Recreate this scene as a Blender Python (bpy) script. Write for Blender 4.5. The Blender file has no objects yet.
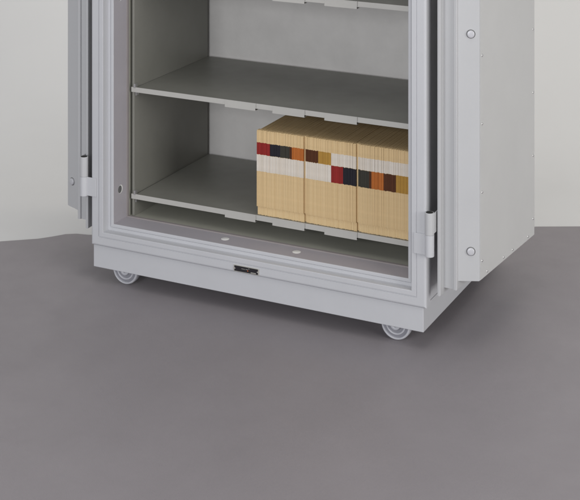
import bpy, bmesh, math, random
from mathutils import Vector, Matrix
random.seed(7)
S = bpy.context.scene
C = S.collection
CM = 0.01
ZF = 5.0                     # plinth bottom stands 5 cm above the floor; all lengths below are in cm

# ------------------------------------------------------------------ helpers
def V(x, y, z): return Vector((x*CM, y*CM, (z+ZF)*CM))

def link(name, bm, mats, parent=None, smooth=False, bevel=0.0, seg=2, angle=40):
    me = bpy.data.meshes.new(name)
    bmesh.ops.recalc_face_normals(bm, faces=bm.faces)
    bm.to_mesh(me); bm.free()
    if not isinstance(mats, (list, tuple)): mats = [mats]
    for m in mats: me.materials.append(m)
    if smooth:
        for p in me.polygons: p.use_smooth = True
    o = bpy.data.objects.new(name, me); C.objects.link(o)
    if parent:
        o.parent = parent
    if bevel:
        b = o.modifiers.new('bevel', 'BEVEL'); b.width = bevel*CM; b.segments = seg
        b.limit_method = 'ANGLE'; b.angle_limit = math.radians(angle); b.harden_normals = False
    if smooth:
        w = o.modifiers.new('normals', 'WEIGHTED_NORMAL'); w.keep_sharp = True
    return o

def boxf(bm, x0, x1, y0, y1, z0, z1, f=V):
    vs = [bm.verts.new(f(*p)) for p in ((x0,y0,z0),(x1,y0,z0),(x1,y1,z0),(x0,y1,z0),(x0,y0,z1),(x1,y0,z1),(x1,y1,z1),(x0,y1,z1))]
    for q in ((0,3,2,1),(4,5,6,7),(0,1,5,4),(1,2,6,5),(2,3,7,6),(3,0,4,7)):
        bm.faces.new([vs[i] for i in q])

def box(name, x0, x1, y0, y1, z0, z1, m, parent=None, bevel=0.0, f=V):
    bm = bmesh.new(); boxf(bm, x0, x1, y0, y1, z0, z1, f)
    return link(name, bm, m, parent, bevel=bevel, smooth=bool(bevel))

def lathe(bm, prof, place, n=40, mat=0):
    """prof: (radius, height) list along the axis; place(x, y, h) -> Vector"""
    rings = []
    for r, h in prof:
        if r < 1e-5: rings.append([bm.verts.new(place(0, 0, h))])
        else: rings.append([bm.verts.new(place(r*math.cos(2*math.pi*i/n), r*math.sin(2*math.pi*i/n), h)) for i in range(n)])
    for a, b in zip(rings, rings[1:]):
        for i in range(n):
            j = (i+1) % n
            if len(a) == 1 and len(b) == 1: continue
            if len(a) == 1: f = bm.faces.new([a[0], b[i], b[j]])
            elif len(b) == 1: f = bm.faces.new([a[i], a[j], b[0]])
            else: f = bm.faces.new([a[i], a[j], b[j], b[i]])
            f.material_index = mat

# ------------------------------------------------------------------ materials
def mat(name, col, rough=0.45, spec=0.5, metal=0.0, var=0.04, vscale=6.0, bump=0.0, bscale=400.0, coat=0.0, warm=None, rvar=0.08):
    m = bpy.data.materials.new(name); m.use_nodes = True
    nt = m.node_tree; N = nt.nodes; L = nt.links
    b = N['Principled BSDF']
    b.inputs['Roughness'].default_value = rough
    b.inputs['Specular IOR Level'].default_value = spec
    b.inputs['Metallic'].default_value = metal
    tc = N.new('ShaderNodeTexCoord')
    n1 = N.new('ShaderNodeTexNoise'); n1.inputs['Scale'].default_value = vscale; n1.inputs['Detail'].default_value = 6; n1.inputs['Roughness'].default_value = 0.65
    L.new(tc.outputs['Object'], n1.inputs['Vector'])
    cr = N.new('ShaderNodeValToRGB')
    c0 = [max(0, c*(1-var)) for c in col]; c1 = [min(1, c*(1+var)) for c in col]
    if warm: c0 = [c*(1-var)*w for c, w in zip(col, warm)]
    cr.color_ramp.elements[0].position = 0.3; cr.color_ramp.elements[0].color = (*c0, 1)
    cr.color_ramp.elements[1].position = 0.7; cr.color_ramp.elements[1].color = (*c1, 1)
    L.new(n1.outputs['Fac'], cr.inputs['Fac']); L.new(cr.outputs['Color'], b.inputs['Base Color'])
    n2 = N.new('ShaderNodeTexNoise'); n2.inputs['Scale'].default_value = vscale*3.7; n2.inputs['Detail'].default_value = 4
    L.new(tc.outputs['Object'], n2.inputs['Vector'])
    mr = N.new('ShaderNodeMapRange'); mr.inputs['To Min'].default_value = max(0.02, rough-rvar); mr.inputs['To Max'].default_value = min(1, rough+rvar)
    L.new(n2.outputs['Fac'], mr.inputs['Value']); L.new(mr.outputs['Result'], b.inputs['Roughness'])
    if bump:
        n3 = N.new('ShaderNodeTexNoise'); n3.inputs['Scale'].default_value = bscale; n3.inputs['Detail'].default_value = 3
        L.new(tc.outputs['Object'], n3.inputs['Vector'])
        bp = N.new('ShaderNodeBump'); bp.inputs['Strength'].default_value = bump; bp.inputs['Distance'].default_value = 0.001
        L.new(n3.outputs['Fac'], bp.inputs['Height']); L.new(bp.outputs['Normal'], b.inputs['Normal'])
    return m

def folder_mat(name, col, var=0.10, rough=0.75, fibre=True):
    """paper goods: each copy takes its own slight tone from Object Info Random"""
    m = bpy.data.materials.new(name); m.use_nodes = True
    nt = m.node_tree; N = nt.nodes; L = nt.links
    b = N['Principled BSDF']; b.inputs['Roughness'].default_value = rough; b.inputs['Specular IOR Level'].default_value = 0.25
    oi = N.new('ShaderNodeObjectInfo')
    cr = N.new('ShaderNodeValToRGB')
    cr.color_ramp.elements[0].color = (*[c*(1-var)*w for c, w in zip(col, (1, .97, .93))], 1)
    cr.color_ramp.elements[1].color = (*[min(1, c*(1+var)) for c in col], 1)
    L.new(oi.outputs['Random'], cr.inputs['Fac'])
    tc = N.new('ShaderNodeTexCoord'); n1 = N.new('ShaderNodeTexNoise'); n1.inputs['Scale'].default_value = 60; n1.inputs['Detail'].default_value = 5
    L.new(tc.outputs['Object'], n1.inputs['Vector'])
    mx = N.new('ShaderNodeMix'); mx.data_type = 'RGBA'; mx.blend_type = 'MULTIPLY'
    mp = N.new('ShaderNodeMapRange'); mp.inputs['To Min'].default_value = 0.86; mp.inputs['To Max'].default_value = 1.1
    L.new(n1.outputs['Fac'], mp.inputs['Value']); mx.inputs['Factor'].default_value = 1
    L.new(cr.outputs['Color'], mx.inputs['A']); L.new(mp.outputs['Result'], mx.inputs['B'])
    L.new(mx.outputs['Result'], b.inputs['Base Color'])
    return m

PAINT = mat('light_grey_paint', (0.50, 0.505, 0.53), 0.42, 0.45, bump=0.2, bscale=650, var=0.025, vscale=5)
DOORP = mat('door_grey_paint', (0.465, 0.468, 0.48), 0.42, 0.45, bump=0.2, bscale=650, var=0.025, vscale=4)
PANEL = mat('inner_panel_paint', (0.54, 0.54, 0.535), 0.5, 0.4, bump=0.12, bscale=700, var=0.03, vscale=3)
RECES = mat('frame_rabbet_paint', (0.47, 0.475, 0.50), 0.45, 0.45, bump=0.1, bscale=900, var=0.03)
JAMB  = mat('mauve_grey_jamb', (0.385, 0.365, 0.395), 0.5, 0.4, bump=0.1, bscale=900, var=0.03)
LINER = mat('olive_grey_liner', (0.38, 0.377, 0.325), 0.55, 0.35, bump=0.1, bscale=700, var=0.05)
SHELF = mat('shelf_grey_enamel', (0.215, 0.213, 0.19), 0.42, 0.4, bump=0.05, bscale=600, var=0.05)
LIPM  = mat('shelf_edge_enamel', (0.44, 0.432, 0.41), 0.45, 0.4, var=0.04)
GASK  = mat('brownish_gasket', (0.27, 0.245, 0.245), 0.7, 0.3, var=0.08)
STEEL = mat('zinc_steel', (0.62, 0.62, 0.62), 0.3, 0.5, metal=0.85, var=0.05)
PINM  = mat('pin_steel', (0.52, 0.52, 0.55), 0.4, 0.5, metal=0.1, var=0.05)
DARKH = mat('dark_bore', (0.03, 0.03, 0.028), 0.8, 0.2)
HOLEM = mat('hole_grey', (0.13, 0.13, 0.13), 0.7, 0.2)
BLACKP= mat('black_plate', (0.016, 0.015, 0.018), 0.35, 0.5)
SILV  = mat('plate_rim', (0.62, 0.61, 0.56), 0.3, 0.5, metal=0.6)
ORNG  = mat('orange_mark', (0.6, 0.13, 0.03), 0.5)
WHEEL = mat('caster_grey_plastic', (0.50, 0.505, 0.54), 0.38, 0.5, var=0.06, vscale=30)
WHEEL2= mat('caster_recess_shade', (0.25, 0.25, 0.28), 0.45, 0.5, var=0.06, vscale=30)  # wheel grey darkened: recess shade put into the colour
PLUG  = mat('white_plug', (0.75, 0.75, 0.74), 0.4)
MANIL = folder_mat('manila_card', (0.64, 0.475, 0.265), 0.045)
MANIB = folder_mat('manila_card_base', (0.72, 0.545, 0.31), 0.03)
WHITL = folder_mat('white_label_paper', (0.66, 0.61, 0.55), 0.04)
COLS = {
 'red':   folder_mat('red_label',   (0.26, 0.020, 0.018), 0.08, 0.5),
 'black': folder_mat('black_label', (0.016, 0.015, 0.022), 0.15, 0.5),
 'grey':  folder_mat('dark_grey_label',  (0.040, 0.039, 0.031), 0.12, 0.5),
 'orange':folder_mat('orange_label',(0.43, 0.13, 0.026), 0.08, 0.5),
 'brown': folder_mat('brown_label', (0.080, 0.026, 0.009), 0.10, 0.5),
 'ochre': folder_mat('ochre_label', (0.40, 0.225, 0.045), 0.08, 0.5),
}

# ------------------------------------------------------------------ camera
TH = math.radians(26.257)
cs, sn = math.cos(TH), math.sin(TH)
CAM = (134.837, -351.63, 160.288)
FPX = 1445.37
cd = bpy.data.cameras.new('camera'); cam = bpy.data.objects.new('camera', cd); C.objects.link(cam)
cam.location = V(*CAM); cam.rotation_euler = (math.pi/2, 0, TH)
cd.sensor_width = 36; cd.lens = FPX/580*36; cd.shift_y = -535/580; cd.clip_end = 200
S.camera = cam
def CF(R, F):               # ground point at R cm right and F cm forward of the tripod
    return (CAM[0] + cs*R - sn*F, CAM[1] + sn*R + cs*F)
def px_of(x, y):
    dx, dy = x-CAM[0], y-CAM[1]
    return 290 + FPX*(cs*dx+sn*dy)/(-sn*dx+cs*dy)

# ------------------------------------------------------------------ setting
def structure(o): o['kind'] = 'structure'; return o
FLOOR = mat('mauve_grey_floor', (0.258, 0.238, 0.252), 0.5, 0.4, var=0.05, vscale=3.2, bump=0.4, bscale=320, rvar=0.12)
BACK  = mat('pale_backdrop_paper', (0.68, 0.68, 0.68), 0.85, 0.2, var=0.02, vscale=1.0)
bm = bmesh.new()
edge = [(-900, 400), (-300, 425), (-150, 442), (-104, 451.2), (-79.5, 456.2), (-75.5, 458), (-71.5, 460.2), (-68, 460.6), (-64, 459.6), (0, 462), (80, 467), (300, 470), (900, 470)]
pts = []
for i in range(len(edge)-1):
    for k in range(8):
        t = k/8; pts.append((edge[i][0]*(1-t)+edge[i+1][0]*t, edge[i][1]*(1-t)+edge[i+1][1]*t))
pts.append(edge[-1])
top = [bm.verts.new(V(*CF(R, F), -ZF)) for R, F in pts]
bot = [bm.verts.new(V(*CF(R, -250), -ZF)) for R, F in pts]
for i in range(len(top)-1): bm.faces.new([bot[i], bot[i+1], top[i+1], top[i]])
structure(link('floor', bm, FLOOR))
bm = bmesh.new()
prof = [(-260, -0.4), (505, -0.4)]
for k in range(1, 25):
    a = k/24*math.pi/2; prof.append((505+120*math.sin(a), -0.4+120*(1-math.cos(a))))
prof.append((625, 420))
rows = [[bm.verts.new(V(*CF(R, F), z-ZF)) for F, z in prof] for R in (-950, 950)]
for i in range(len(prof)-1): bm.faces.new([rows[0][i], rows[1][i], rows[1][i+1], rows[0][i+1]])
structure(link('backdrop', bm, BACK, smooth=True))

# ------------------------------------------------------------------ the safe
ZT = 152.0
safe = bpy.data.objects.new('fireproof_cabinet', None); C.objects.link(safe)
safe['label'] = 'light grey two-door fireproof filing cabinet on casters with both doors folded back'
safe['category'] = 'cabinet'
XL, XR = -102.6, 1.05
# plinth
bm = bmesh.new(); boxf(bm, -102.3, 0, 0, 66, 0, 6.42)
link('plinth', bm, PAINT, safe, smooth=True, bevel=0.18, seg=3)
# outer shell behind the front frame (walls only, hollow)
bm = bmesh.new()
boxf(bm, XL+1.2, XL+4.6, 2.4, 66, 6.6, ZT-0.5)
boxf(bm, XR-4.6, XR-1.2, 2.4, 66, 6.6, ZT-0.5)
boxf(bm, XL+4.6, XR-4.6, 62.6, 66, 6.6, ZT-0.5)
boxf(bm, XL+4.6, XR-4.6, 2.4, 62.6, 6.6, 10.0)
boxf(bm, XL+4.6, XR-4.6, 2.4, 62.6, ZT-4, ZT-0.5)
link('shell', bm, PAINT, safe)
# front frame: stepped profile swept round the opening
def rounded(w0, v0, w1, v1, wc, vc, n=5):
    out = []
    for i in range(n+1):
        t = i/n; out.append(((1-t)**2*w0+2*t*(1-t)*wc+t*t*w1, (1-t)**2*v0+2*t*(1-t)*vc+t*t*v1))
    return out
P = [(3.0, 2.4), (0.0, 2.4)] + rounded(0, -0.1, 0.7, -0.8, 0, -0.8, 6) + [(2.50, -0.80), (2.56, -0.62), (2.74, -0.62), (2.80, -0.80)]
P += [(2.86, -0.86), (3.9, -0.86)] + rounded(3.95, -0.86, 4.12, -0.70, 4.12, -0.86, 3)
P += [(4.12, 1.80), (4.98, 1.80), (5.03, 1.95), (5.14, 1.95), (5.19, 1.72), (5.80, 1.72)] + rounded(5.84, 1.72, 6.0, 1.88, 6.0, 1.72, 3)
P += [(6.0, 2.0)]
def sweep(bm, prof, x0, x1, z0, z1, closed=False):
    rings = []
    for w, v in prof:
        rings.append([bm.verts.new(V(*p)) for p in ((x0+w, v, z0+w), (x1-w, v, z0+w), (x1-w, v, z1-w), (x0+w, v, z1-w))])
    pr = list(zip(rings, rings[1:]))
    if closed: pr.append((rings[-1], rings[0]))
    for a, b in pr:
        for i in range(4):
            j = (i+1) % 4; bm.faces.new([a[i], a[j], b[j], b[i]])
bm = bmesh.new(); sweep(bm, P, XL, XR, 6.6, ZT)
bmesh.ops.recalc_face_normals(bm, faces=bm.faces)
fr = link('door_frame', bm, PAINT, safe)
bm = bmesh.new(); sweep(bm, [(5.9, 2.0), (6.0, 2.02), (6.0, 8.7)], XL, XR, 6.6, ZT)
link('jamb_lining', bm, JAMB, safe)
# gasket at the back of the jamb
bm = bmesh.new(); sweep(bm, [(5.9, 8.72), (6.05, 8.72), (6.22, 8.85), (6.22, 9.75), (5.0, 9.75)], XL, XR, 6.6, ZT)
link('gasket', bm, GASK, safe)
# inner liner: floor, sides, back, ceiling
IX0, IX1, IZ0, IZ1, IY = XL+5.95, XR-5.95, 12.45, ZT-6, 56.0
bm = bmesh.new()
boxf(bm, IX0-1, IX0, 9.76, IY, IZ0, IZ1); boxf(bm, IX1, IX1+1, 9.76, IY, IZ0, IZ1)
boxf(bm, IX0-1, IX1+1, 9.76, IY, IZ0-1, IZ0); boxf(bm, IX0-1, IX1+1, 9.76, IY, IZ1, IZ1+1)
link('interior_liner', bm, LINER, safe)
BACKM = mat('lit_interior_back', (0.60, 0.585, 0.57), 0.5, 0.4, bump=0.08, var=0.06, vscale=8)  # paler than the liner: light reaching the back wall is put into its colour
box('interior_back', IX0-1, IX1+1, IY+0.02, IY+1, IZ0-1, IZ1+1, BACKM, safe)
# slotted uprights carrying the shelves
UP0, UP1 = -95.15, -6.9
for x, d in ((UP0, 1), (UP1, -1)):
    bm = bmesh.new()
    boxf(bm, x-0.12, x+0.12, 10.8, 54.4, IZ0+0.02, IZ1-0.1)
    boxf(bm, x-0.12-(0.5 if d > 0 else 0), x+0.12+(0.5 if d < 0 else 0), 10.6, 10.8, IZ0+0.02, IZ1-0.1)
    link('shelf_upright', bm, SHELF, safe)
def lip_x(px, y=10.3):
    lo, hi = -110, 10
    for _ in range(40):
        mid = (lo+hi)/2
        if px_of(mid, y) < px: lo = mid
        else: hi = mid
    return lo
def make_shelf(z, parent):
    bm = bmesh.new()
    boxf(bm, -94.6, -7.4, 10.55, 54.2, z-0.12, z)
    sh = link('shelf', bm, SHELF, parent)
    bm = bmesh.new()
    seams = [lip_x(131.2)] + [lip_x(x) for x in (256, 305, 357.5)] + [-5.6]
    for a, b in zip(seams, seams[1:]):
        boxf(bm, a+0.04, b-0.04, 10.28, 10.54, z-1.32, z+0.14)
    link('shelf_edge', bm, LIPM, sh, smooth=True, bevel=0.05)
    for a, b in ((225, 255.4), (272.5, 304.4), (324.5, 356.9)):
        bm = bmesh.new()
        boxf(bm, lip_x(a), lip_x(b), 10.22, 10.27, z-1.95, z-0.1)
        boxf(bm, lip_x(a), lip_x(b), 10.27, 12.0, z-1.95, z-1.85)
        link('label_strip', bm, LIPM, sh)
    bm = bmesh.new()
    boxf(bm, -95.0, -94.4, 10.1, 11.2, z+0.03, z+1.2)
    boxf(bm, -94.9, -94.6, 10.9, 12.4, z-2.4, z-0.2)
    link('shelf_clip', bm, STEEL, sh)
    return sh
for z in (18.9, 50.4, 82.0, 113.5):
    make_shelf(z, safe)
# round anchor plugs in the sill
for x in (-61.8, -39.4):
    bm = bmesh.new(); lathe(bm, [(0, .12), (0.95, .10), (1.2, 0.0)], lambda a, b, h, x=x: V(x+a, 5.7+b, 12.62+h), 28)
    link('sill_plug', bm, PLUG, safe, smooth=True)
# pin holes in both jambs, flat discs painted with dark shade and a lit crescent
for z in (21.7, 78.0, 134.0):
    for x, d in ((XL+6.0, 1), (XR-6.0, -1)):
        bm = bmesh.new(); pl = lambda a, b, h, x=x, d=d, z=z: V(x+d*h, 5.4+a, z+b)
        lathe(bm, [(0, 0.012), (1.25, 0.012)], pl, 32, 1)
        pk = lambda a, b, h, x=x, d=d, z=z: V(x+d*h, 5.15+a*0.82, z+b*0.93)
        lathe(bm, [(0, 0.022), (1.18, 0.022)], pk, 32, 0)
        link('painted_pin_hole', bm, [HOLEM, PLUG], safe, smooth=False)
# small badge straddling the lower frame
bm = bmesh.new(); boxf(bm, -55.5, -47.6, -1.0, -0.82, 6.95, 8.75)
badge = link('nameplate', bm, SILV, safe, smooth=True, bevel=0.06)
bm = bmesh.new()
o = [(-55.2, 7.15), (-47.9, 7.15), (-47.9, 7.6), (-48.35, 7.85), (-47.9, 8.1), (-47.9, 8.6), (-55.2, 8.6), (-55.2, 8.1), (-54.75, 7.85), (-55.2, 7.6)]
f0 = [bm.verts.new(V(x, -1.06, z)) for x, z in o]; f1 = [bm.verts.new(V(x, -1.0, z)) for x, z in o]
bm.faces.new(f0)
for i in range(len(o)):
    j = (i+1) % len(o); bm.faces.new([f0[i], f0[j], f1[j], f1[i]])
link('plate_face', bm, BLACKP, badge)
bm = bmesh.new()
for x0, x1, z in ((-53.0, -51.9, 8.0), (-51.7, -51.0, 8.05), (-50.9, -50.5, 8.3)):
    boxf(bm, x0, x1, -1.075, -1.062, z-0.05, z+0.05)
boxf(bm, -50.1, -48.5, -1.075, -1.062, 7.28, 7.5)
link('plate_mark', bm, SILV, badge)
box('plate_dot', -51.15, -50.9, -1.08, -1.062, 7.6, 7.82, ORNG, badge)

# ---- hinges
def hinge(hx, side, z0):
    """side -1 left, +1 right. frame leaf + lower knuckle, then the door's upper knuckle"""
    bm = bmesh.new()
    r = 1.22
    pl = lambda a, b, h: V(hx+a, -1.0+b, h)
    lathe(bm, [(0, z0), (r-.08, z0), (r, z0+.08), (r, z0+5.5), (r-.06, z0+5.58)], pl, 36)
    x0, x1 = sorted((hx, hx-side*4.3)); boxf(bm, x0, x1, -1.16, -0.82, z0+.15, z0+5.5)
    hg = link('hinge', bm, PAINT, safe, smooth=True, bevel=0.08, angle=50)
    bm = bmesh.new()
    lathe(bm, [(0.5, z0+5.60), (r-.07, z0+5.60), (r, z0+5.68), (r, z0+11.2), (r-.09, z0+11.32), (0.78, z0+11.32), (0.72, z0+11.2), (0.70, z0+9.5), (0, z0+9.5)], pl, 36)
    link('upper_knuckle', bm, DOORP, hg, smooth=True, bevel=0, angle=50)
    bm = bmesh.new(); x = hx+side*1.05
    x0, x1 = sorted((x, x+side*0.28)); boxf(bm, x0, x1, -1.2, 3.6, z0+6.1, z0+11.25)
    link('door_leaf', bm, DOORP, hg, smooth=True, bevel=0.06)
    bm = bmesh.new(); lathe(bm, [(0.98, z0+11.30), (0.95, z0+11.345), (0, z0+11.345)], pl, 24); link('bore_shade_disc', bm, DARKH, hg)  # dark disc over the knuckle top, the bore's shade painted on
for z in (20.55, 123.0):
    hinge(2.05, 1, z); hinge(-104.95, -1, z)

# ---- doors, folded right back along the sides
def door(ox, oy, tilt, side):
    c, s = math.cos(math.radians(tilt)), math.sin(math.radians(tilt))
    def W(a, b, z):        # a outwards through the thickness, b backwards along the width
        return V(ox + side*(a*c + b*s), oy - a*s + b*c, z)
    H = ZT
    rings = [(0.0, 0.12, 10.32), (0.12, 0.0, 10.2), (0.72, 0.0, 10.2), (0.85, 0.12, 10.32), (0.90, 2.4, 11.7), (3.72, 2.5, 11.8),
             (3.76, 1.95, 11.95), (3.9, 1.83, 11.85), (4.55, 1.83, 11.85), (4.68, 1.97, 11.98), (4.72, 2.55, 14.1), (9.62, 4.62, 14.32), (9.8, 4.72, 14.42), (9.86, 4.95, 14.6)]
    bm = bmesh.new(); R = []
    bw = 51.2
    for a, b0, z0 in rings:
        b1 = bw - b0*1.6 if b0 > 1 else bw - b0
        z1 = H - z0 + 6.6
        R.append([bm.verts.new(W(a, b0, z0)), bm.verts.new(W(a, b1, z0)), bm.verts.new(W(a, b1, z1)), bm.verts.new(W(a, b0, z1))])
    bm.faces.new(R[0]); bm.faces.new(R[-1])
    for p, q in zip(R, R[1:]):
        for i in range(4):
            j = (i+1) % 4; bm.faces.new([p[i], p[j], q[j], q[i]])
    d = link('door', bm, DOORP, safe)
    bm = bmesh.new(); boxf(bm, 9.87, 9.97, 4.9, 43.1, 14.5, H-8.0, W)
    pn = link('inner_panel', bm, PANEL, d, smooth=True, bevel=0.04)
    zs = [19.2, 36.9, 54.6, 72.3, 90.0, 107.7, 125.4]
    holes = [(6.1, z) for z in zs] + [(42.3, z) for z in zs] + [(b, z) for b in (9.4, 20.6, 27.0, 38.4) for z in (15.4, H-9)]
    base = None
    for b, z in holes:
        if base is None:
            bm = bmesh.new()
            lathe(bm, [(0, .14), (.2, .13), (.33, .07), (.38, 0)], lambda p, q, h: Vector((h*CM, p*CM, q*CM)), 16)
            lathe(bm, [(0, .145), (.09, .142)], lambda p, q, h: Vector((h*CM, p*CM, q*CM)), 8, 1)
            base = link('panel_screw', bm, [STEEL, DARKH], d, smooth=True); o = base
        else:
            o = base.copy(); C.objects.link(o); o.parent = d
        o.location = W(9.97, b, z)
        o.rotation_euler = (0, 0, (-math.radians(tilt) if side > 0 else math.pi + math.radians(tilt)))
    # fixed locking pins on the hinge edge of the plug
    ta = math.atan2(4.62-2.55, 9.62-4.72)
    for z in (21.9, 78.0, 134.0):
        bm = bmesh.new(); a0 = 7.75; b0 = 2.55 + (a0-4.72)*math.tan(ta)
        ca, sa = math.cos(ta), math.sin(ta)
        pl = lambda p, q, h, z=z: W(a0 + p*ca + h*sa, b0 + p*sa - h*ca, z+q)
        lathe(bm, [(1.16, 0.0), (1.16, 0.03), (0.98, 0.04)], pl, 32, 1)
        lathe(bm, [(0.98, 0.0), (0.97, 0.34), (0.85, 0.46), (0.45, 0.50), (0, 0.50)], pl, 32, 0)
        link('locking_pin', bm, [PINM, HOLEM], d, smooth=True, bevel=0)
    return d
door(3.7, 0.2, 4.3, 1)
door(-104.9, 1.0, 3.0, -1)

# ---- casters
def caster_mesh():
    bm = bmesh.new()
    pl = lambda a, b, h: Vector((a*CM, -h*CM, b*CM))     # faces the viewer along -Y
    r = 4.2
    lathe(bm, [(0, -1.3), (r-.5, -1.3), (r-.1, -1.05), (r, -.6), (r, .6), (r-.1, 1.0), (r-.28, 1.2), (r-.5, 1.25), (r-.62, 1.1), (r-.68, .8)], pl, 64, 0)
    lathe(bm, [(r-.68, .8), (r-1.0, .78), (r-1.35, .82)], pl, 64, 1)
    lathe(bm, [(r-1.35, .82), (r-1.42, 1.1), (r-1.6, 1.2), (r-1.8, 1.1), (r-1.85, .85)], pl, 64, 0)
    lathe(bm, [(r-1.85, .85), (1.5, .8)], pl, 64, 1)
    lathe(bm, [(1.5, .8), (1.42, 1.5), (1.25, 1.62), (.7, 1.62), (.62, 1.45)], pl, 48, 0)
    lathe(bm, [(.62, 1.45), (0, 1.45)], pl, 32, 1)
    return bm
fst = None
for x, y in ((-9.2, 4.5), (-93.7, 4.5), (-9.2, 60), (-93.7, 60)):
    if fst is None:
        fst = w = link('caster', caster_mesh(), [WHEEL, WHEEL2], safe, smooth=False)
        for p in w.data.polygons: p.use_smooth = True
        bm = bmesh.new()
        g = lambda x, y, z: Vector((x*CM, y*CM, z*CM))
        boxf(bm, -1.5, 1.5, -1.75, -1.6, -0.2, 0.7, g); boxf(bm, -1.5, 1.5, 1.5, 1.75, -1.0, 0.7, g)
        boxf(bm, -2.4, 2.4, -2.0, 2.0, 0.66, 0.78, g)
        fk = link('fork', bm, STEEL, w)
    else:
        w = fst.copy(); C.objects.link(w); w.parent = safe
        k = fk.copy(); C.objects.link(k); k.parent = w
    w.location = V(x, y, -ZF+4.21)

# ------------------------------------------------------------------ folders
FV = 10.68         # plane of the tab edges
FT = 0.318          # one folder's thickness
PITCH = 0.325
SZ = 18.93
def folder_outline():
    # (y back, z up) side outline, tab edge at y = 0, notch below, body top a little lower behind
    return [(0.65, 0.0), (0.65, 2.38), (0.0, 2.5), (0.0, 23.75), (0.25, 24.0), (1.5, 24.0), (1.75, 23.7), (29.5, 23.7), (29.8, 23.4), (29.8, 0.0)]
def folder_mesh(seed):
    rnd = random.Random(seed)
    o = folder_outline(); n = len(o); bm = bmesh.new()
    h = FT/2
    def inset(i, d):
        y, z = o[i]
        yy = y + (d if y < 5 else -d); zz = z + (d if z < 1 else (-d if z > 20 else 0))
        return yy, zz
    g = lambda x, y, z: Vector((x*CM, y*CM, z*CM))
    L0 = [bm.verts.new(g(-h, *inset(i, 0.035))) for i in range(n)]
    L1 = [bm.verts.new(g(-h*0.86, *o[i])) for i in range(n)]
    L2 = [bm.verts.new(g(h*0.86, *o[i])) for i in range(n)]
    L3 = [bm.verts.new(g(h, *inset(i, 0.035))) for i in range(n)]
    bm.faces.new(L0); bm.faces.new(L3[::-1])
    for A, B in ((L0, L1), (L1, L2), (L2, L3)):
        for i in range(n):
            j = (i+1) % n; f = bm.faces.new([A[i], A[j], B[j], B[i]])
            if i == 0: f.material_index = 1
    return bm
def strip_mesh(z0, z1):
    bm = bmesh.new(); h = FT/2; g = lambda x, y, z: Vector((x*CM, y*CM, z*CM)); e = 0.015
    A = [(-h-.002, 1.2), (-h-.002, 0.035), (-h*0.86, -e), (h*0.86, -e), (h+.002, 0.035), (h+.002, 1.2)]
    lo = [bm.verts.new(g(x, y, z0)) for x, y in A]; hi = [bm.verts.new(g(x, y, z1)) for x, y in A]
    for i in range(len(A)-1): bm.faces.new([lo[i], lo[i+1], hi[i+1], hi[i]])
    bm.faces.new(lo); bm.faces.new(hi[::-1])
    return bm
def mesh_from(name, bm, mats):
    bmesh.ops.recalc_face_normals(bm, faces=bm.faces)
    me = bpy.data.meshes.new(name); bm.to_mesh(me); bm.free()
    for m in mats: me.materials.append(m)
    return me
FM = mesh_from('file_folder', folder_mesh(1), [MANIL, MANIB])
# row A (upper) and row B (lower) label heights above the folder foot
ZA = (17.22, 20.60); ZB = (12.50, 17.17)
STR = {}
def strip(row, c):
    k = (row, c)
    if k not in STR:
        z0, z1 = {'A': ZA, 'B': ZB}[row]
        STR[k] = mesh_from('label', strip_mesh(z0, z1), [WHITL if c == 'white' else COLS[c]])
    return STR[k]
blocks = [  # pixel limits in the 580-wide photograph, upper row colour, lower row colour, words
 (256.0, 269.6, 'red', 'white', 'with red band above white band, leftmost block of the row'),
 (269.6, 279.8, 'black', 'white', 'with black band above white band, right of red block'),
 (279.8, 290.0, 'grey', 'white', 'with dark grey band above white band, right of black block'),
 (290.0, 292.2, 'brown', 'white', 'with brown band above white, squeezed between dark grey and orange'),
 (292.2, 303.2, 'orange', 'white', 'with orange band above white band, last before first gap'),
 (303.2, 305.6, 'gap', 'gap', 'set back without bands, between orange and wide brown blocks'),
 (305.6, 318.2, 'brown', 'white', 'with brown band above white band, right of first gap'),
 (318.2, 331.0, 'ochre', 'white', 'with ochre band above white band, right of brown block'),
 (331.0, 343.4, 'white', 'red', 'with red band below white band, in middle stack'),
 (343.4, 355.8, 'white', 'black', 'with black band below white band, right of red block'),
 (355.8, 357.8, 'gap', 'gap', 'set back without bands, between black and dark grey blocks'),
 (357.8, 369.6, 'white', 'grey', 'with dark grey band below white band, after second gap'),
 (369.6, 371.2, 'white', 'brown', 'with brown band below white, squeezed between dark grey and orange'),
 (371.2, 383.2, 'white', 'orange', 'with orange band below white band, in right stack'),
 (383.2, 395.6, 'white', 'brown', 'with brown band below white band, right of orange block'),
 (395.6, 430.0, 'white', 'ochre', 'with ochre band below white band, rightmost block'),
]
x0 = lip_x(256.6, FV) + FT/2
x = x0
random.seed(11)
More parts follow.
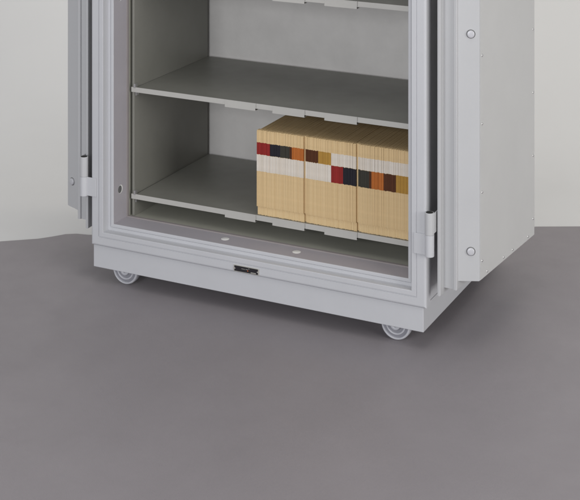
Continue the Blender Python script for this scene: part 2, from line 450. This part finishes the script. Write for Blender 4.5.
while x < -7.4:
    p = px_of(x, FV)
    b = next((b for b in blocks if b[0] <= p < b[1]), blocks[-1])
    f = bpy.data.objects.new('file_folder', FM); C.objects.link(f)
    back = 0.6 if b[2] == 'gap' else random.uniform(-0.02, 0.04)
    dz = random.uniform(-0.05, 0.05) if b[2] != 'gap' else 0
    f.location = V(x, FV+back, SZ+0.03+dz)
    f.rotation_euler = (0, random.uniform(-0.0016, 0.0016), random.uniform(-0.0006, 0.0006))
    f['label'] = 'manila folder ' + b[4]
    f['category'] = 'folder'; f['group'] = 'manila end tab folders on the shelf'
    if b[2] != 'gap':
        jl = random.uniform(-0.04, 0.04)
        A, B = ('A', 'B')
        for row, c in ((A, b[2]), (B, b[3])):
            l = bpy.data.objects.new('white_label' if c == 'white' else 'colour_label', strip(row, c)); C.objects.link(l)
            l.parent = f; l.location = (0, 0, jl*CM)
    x += PITCH + random.uniform(-0.004, 0.006)

# ------------------------------------------------------------------ light
w = bpy.data.worlds.new('World'); S.world = w; w.use_nodes = True
bg = w.node_tree.nodes['Background']; bg.inputs['Color'].default_value = (0.95, 0.97, 1.0, 1); bg.inputs['Strength'].default_value = 0.30
def area(name, loc, target, sx, sy, power, col):
    l = bpy.data.lights.new(name, 'AREA'); l.shape = 'RECTANGLE'; l.size = sx; l.size_y = sy; l.energy = power; l.color = col
    o = bpy.data.objects.new(name, l); C.objects.link(o); o.location = V(*loc)
    d = V(*target) - V(*loc); o.rotation_euler = d.to_track_quat('-Z', 'Y').to_euler()
    return o
area('front_softbox', (-40, -470, 150), (-50, 0, 30), 2.4, 1.6, 112, (0.97, 0.98, 1.0))
area('right_softbox', (400, -130, 130), (20, 40, 10), 2.2, 1.8, 102, (1.0, 0.985, 0.955))
area('top_softbox', (20, -120, 330), (-20, 20, 0), 1.8, 1.8, 22, (1.0, 0.985, 0.96))
area('backdrop_lamp', (*CF(40, 470), 330), (*CF(50, 640), 110), 3.4, 0.5, 33, (1.0, 0.94, 0.84))

S.view_settings.view_transform = 'Standard'
S.view_settings.look = 'None'
S.view_settings.exposure = 0.0
S.cycles.use_denoising = True
S.cycles.max_bounces = 8
